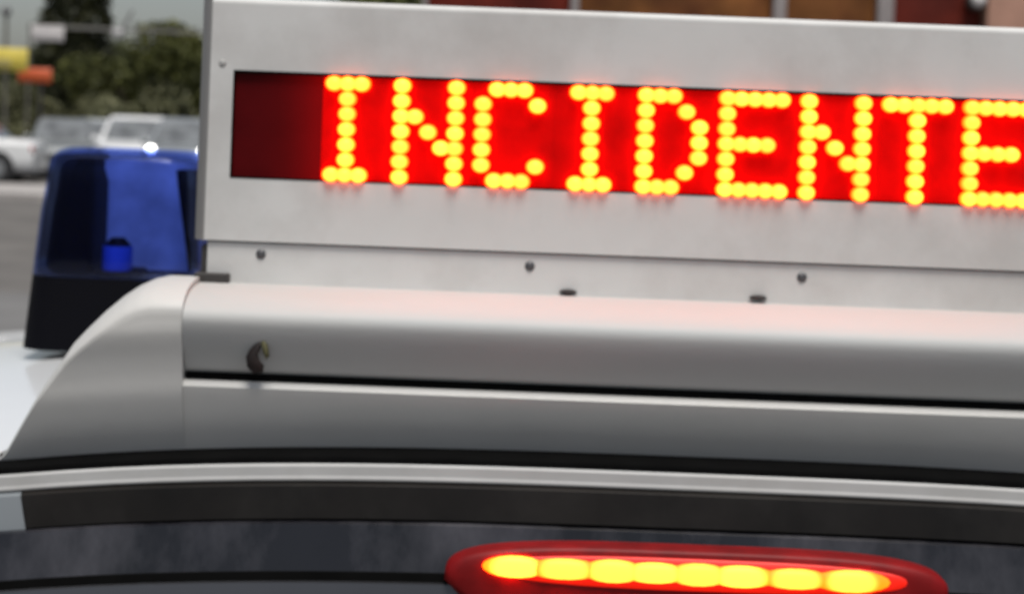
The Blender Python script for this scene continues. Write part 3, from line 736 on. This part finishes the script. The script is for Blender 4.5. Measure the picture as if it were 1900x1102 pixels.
# ------------------------------------------------------------------ street furniture
def D_(px, py, D): return at(px, py, D)
g0 = D_(56, 62, 51)
gt_ = empty('overhead_gantry', (g0.x, 51, 0), 'thin grey overhead bar on posts crossing in front of the trees', 'gantry')
a = D_(128, 52, 51); zg = a.z; b = D_(460, 52, 51)
MB().box(g0.x-.06, b.x, 50.95, 51.05, zg-.045, zg+.045, .01).build('beam', M['beam'], gt_)
MB().tube((g0.x,51,0),(g0.x,51,zg+.1),.05,.035).build('post', M['post_dark'], gt_, autos=40)
MB().tube((b.x,51,0),(b.x,51,zg+.1),.05,.035).build('post', M['post_dark'], gt_, autos=40)
def board_sign(name, label, px0, px1, py0, py1, D, mt, tpx=None, group=None):
    p0 = at(px0, (py0+py1)/2, D); p1 = at(px1, (py0+py1)/2, D)
    zt, zb_ = at((px0+px1)/2, py0, D).z, at((px0+px1)/2, py1, D).z
    root = empty(name, ((p0.x+p1.x)/2, D, zb_), label, 'sign', group)
    MB().box(p0.x, p1.x, D-.03, D, zb_, zt, .012).build('panel', mt, root, autos=40)
    f = .03
    return root, p0.x, p1.x, zb_, zt
r, x0, x1, z0, z1 = board_sign('hanging_sign', 'small white rectangular sign hung on the overhead bar', 58, 119, 48, 77, 50.9, M['sign_white'])
fm = MB(); fm.box(x0+.03, x1-.03, 50.86, 50.869, z1-.06, z1-.03); fm.box(x0+.03, x1-.03, 50.86, 50.869, z0+.03, z0+.06)
fm.build('border', mat('sign_border', (.4,.38,.38), .5), r)
r, x0, x1, z0, z1 = board_sign('yellow_sign', 'yellow board sign on a pole at the left edge of the picture', -42, 52, 89, 132, 47, M['yellow'])
MB().tube((x0+.3, 47.05, 0), (x0+.3, 47.05, z1), .04).build('post', M['post_dark'], r, autos=40)
MB().box(x0+.02, x1-.42, 46.95, 46.968, z0+.02, z0+.30, .003).build('lower_panel', mat('olive_panel', (.30,.25,.07), .6, noise_amt=.2, nscale=5), r, autos=40)
r, x0, x1, z0, z1 = board_sign('orange_sign', 'orange red panel low on a dark post, right below the yellow sign', 34, 96, 127, 154, 48, M['orange'])
MB().tube((x1-.28, 48.05, 0), (x1-.28, 48.05, z0), .05).build('post', M['dark_bracket'], r, autos=40)
p = at(16, 90, 49); tp = at(12, 22, 49)
lp = empty('street_lamp', (p.x, 49, 0), 'slim grey lamp pole with a small globe, above the yellow sign', 'street lamp')
MB().tube((p.x,49,0), (tp.x,49,tp.z), .06, .045).build('pole', M['post_dark'], lp, autos=40)
m = MB(); cc = Vector((tp.x,49,tp.z))
m.loft([[cc+Vector((math.cos(2*math.pi*k/14)*.14*math.sin(R(q)), math.sin(2*math.pi*k/14)*.14*math.sin(R(q)), .14*math.cos(R(q)))) for k in range(14)] for q in (5,35,65,90,115,145,175)])
m.build('globe', mat('smoky_globe', (.12,.12,.12), .3), lp, smooth=True)
q0 = at(222, 62, 50.5); q1 = at(246, 20, 50.5)
fl = empty('floodlight', (q0.x, 50.5, zg+.05), 'grey lamp head on a slanting arm above the overhead bar', 'floodlight')
MB().tube(q0, q1, .07, .045).build('arm', M['pole'], fl, autos=40)
MB().box(q0.x-.20, q0.x+.12, 50.36, 50.62, q0.z-.10, q0.z+.10, .03).build('lamp_head', mat('lamp_head', (.42,.41,.41), .4), fl, autos=40)
MB().tube((q0.x, 50.5, zg+.03), (q0.x+.05, 50.95, zg), .04).build('mount', M['pole'], fl, autos=40)

# ------------------------------------------------------------------ building behind the sign
DB = 25.0
def bxp(px): return at(px, 20, DB).x
X0, X1 = bxp(786), bxp(2900)
bd = empty('shop_building', (X0, DB+.5, 0), 'dark red and brown panelled building with grey posts, behind the top of the sign box', 'building')
MB().box(X0, X1, DB+.15, DB+9, 0, 5.2).build('wall', M['wall_brown'], bd)
MB().box(X0-.3, X1+.3, DB-.4, DB+9.3, 5.2, 5.45, .03).build('roof', M['roofing'], bd)
MB().box(X0, X1, DB-.02, DB+.15, 0, .8).build('plinth', M['pavement'], bd)
cols = [(788,10),(1066,16),(1446,24),(1642,30),(2250,26),(2520,26),(2790,26)]
for px, w in cols:
    x = bxp(px); h = w/FPX*DB/2
    MB().box(x-h, x+h, DB-.08, DB+.148, .8, 4.9, .01).build('post', M['mullion'], bd, autos=40)
MB().box(X0, X1, DB-.1, DB+.148, 4.9, 5.2).build('fascia', M['mullion'], bd)
pan = [(793,1058,'pane_red'),(1074,1434,'pane_brown'),(1458,1627,'pane_brown'),(1657,1822,'pane_red'),(2263,2507,'pane_brown'),(2533,2777,'pane_red')]
for a, b, k in pan:
    MB().box(bxp(a)+.01, bxp(b)-.01, DB+.04, DB+.148, .81, 4.89, .01).build('cladding_panel', M[k], bd, autos=40)
MB().box(bxp(1828), bxp(2237), DB-.14, DB+.148, .81, 4.89, .01).build('pier', M['wall_tan'], bd, autos=40)
p = at(1815, 4, DB-.2)
m = MB(); m.dome((p.x, DB-.22, p.z+.02), .10, .07, 14, 3); m.build('wall_lamp', M['sign_white'], bd, smooth=True)
MB().tube((p.x, DB-.218, p.z+.02), (p.x, DB+.04, p.z+.02), .13, .13, 16).build('lamp_mount', M['dark_bracket'], bd, autos=40)
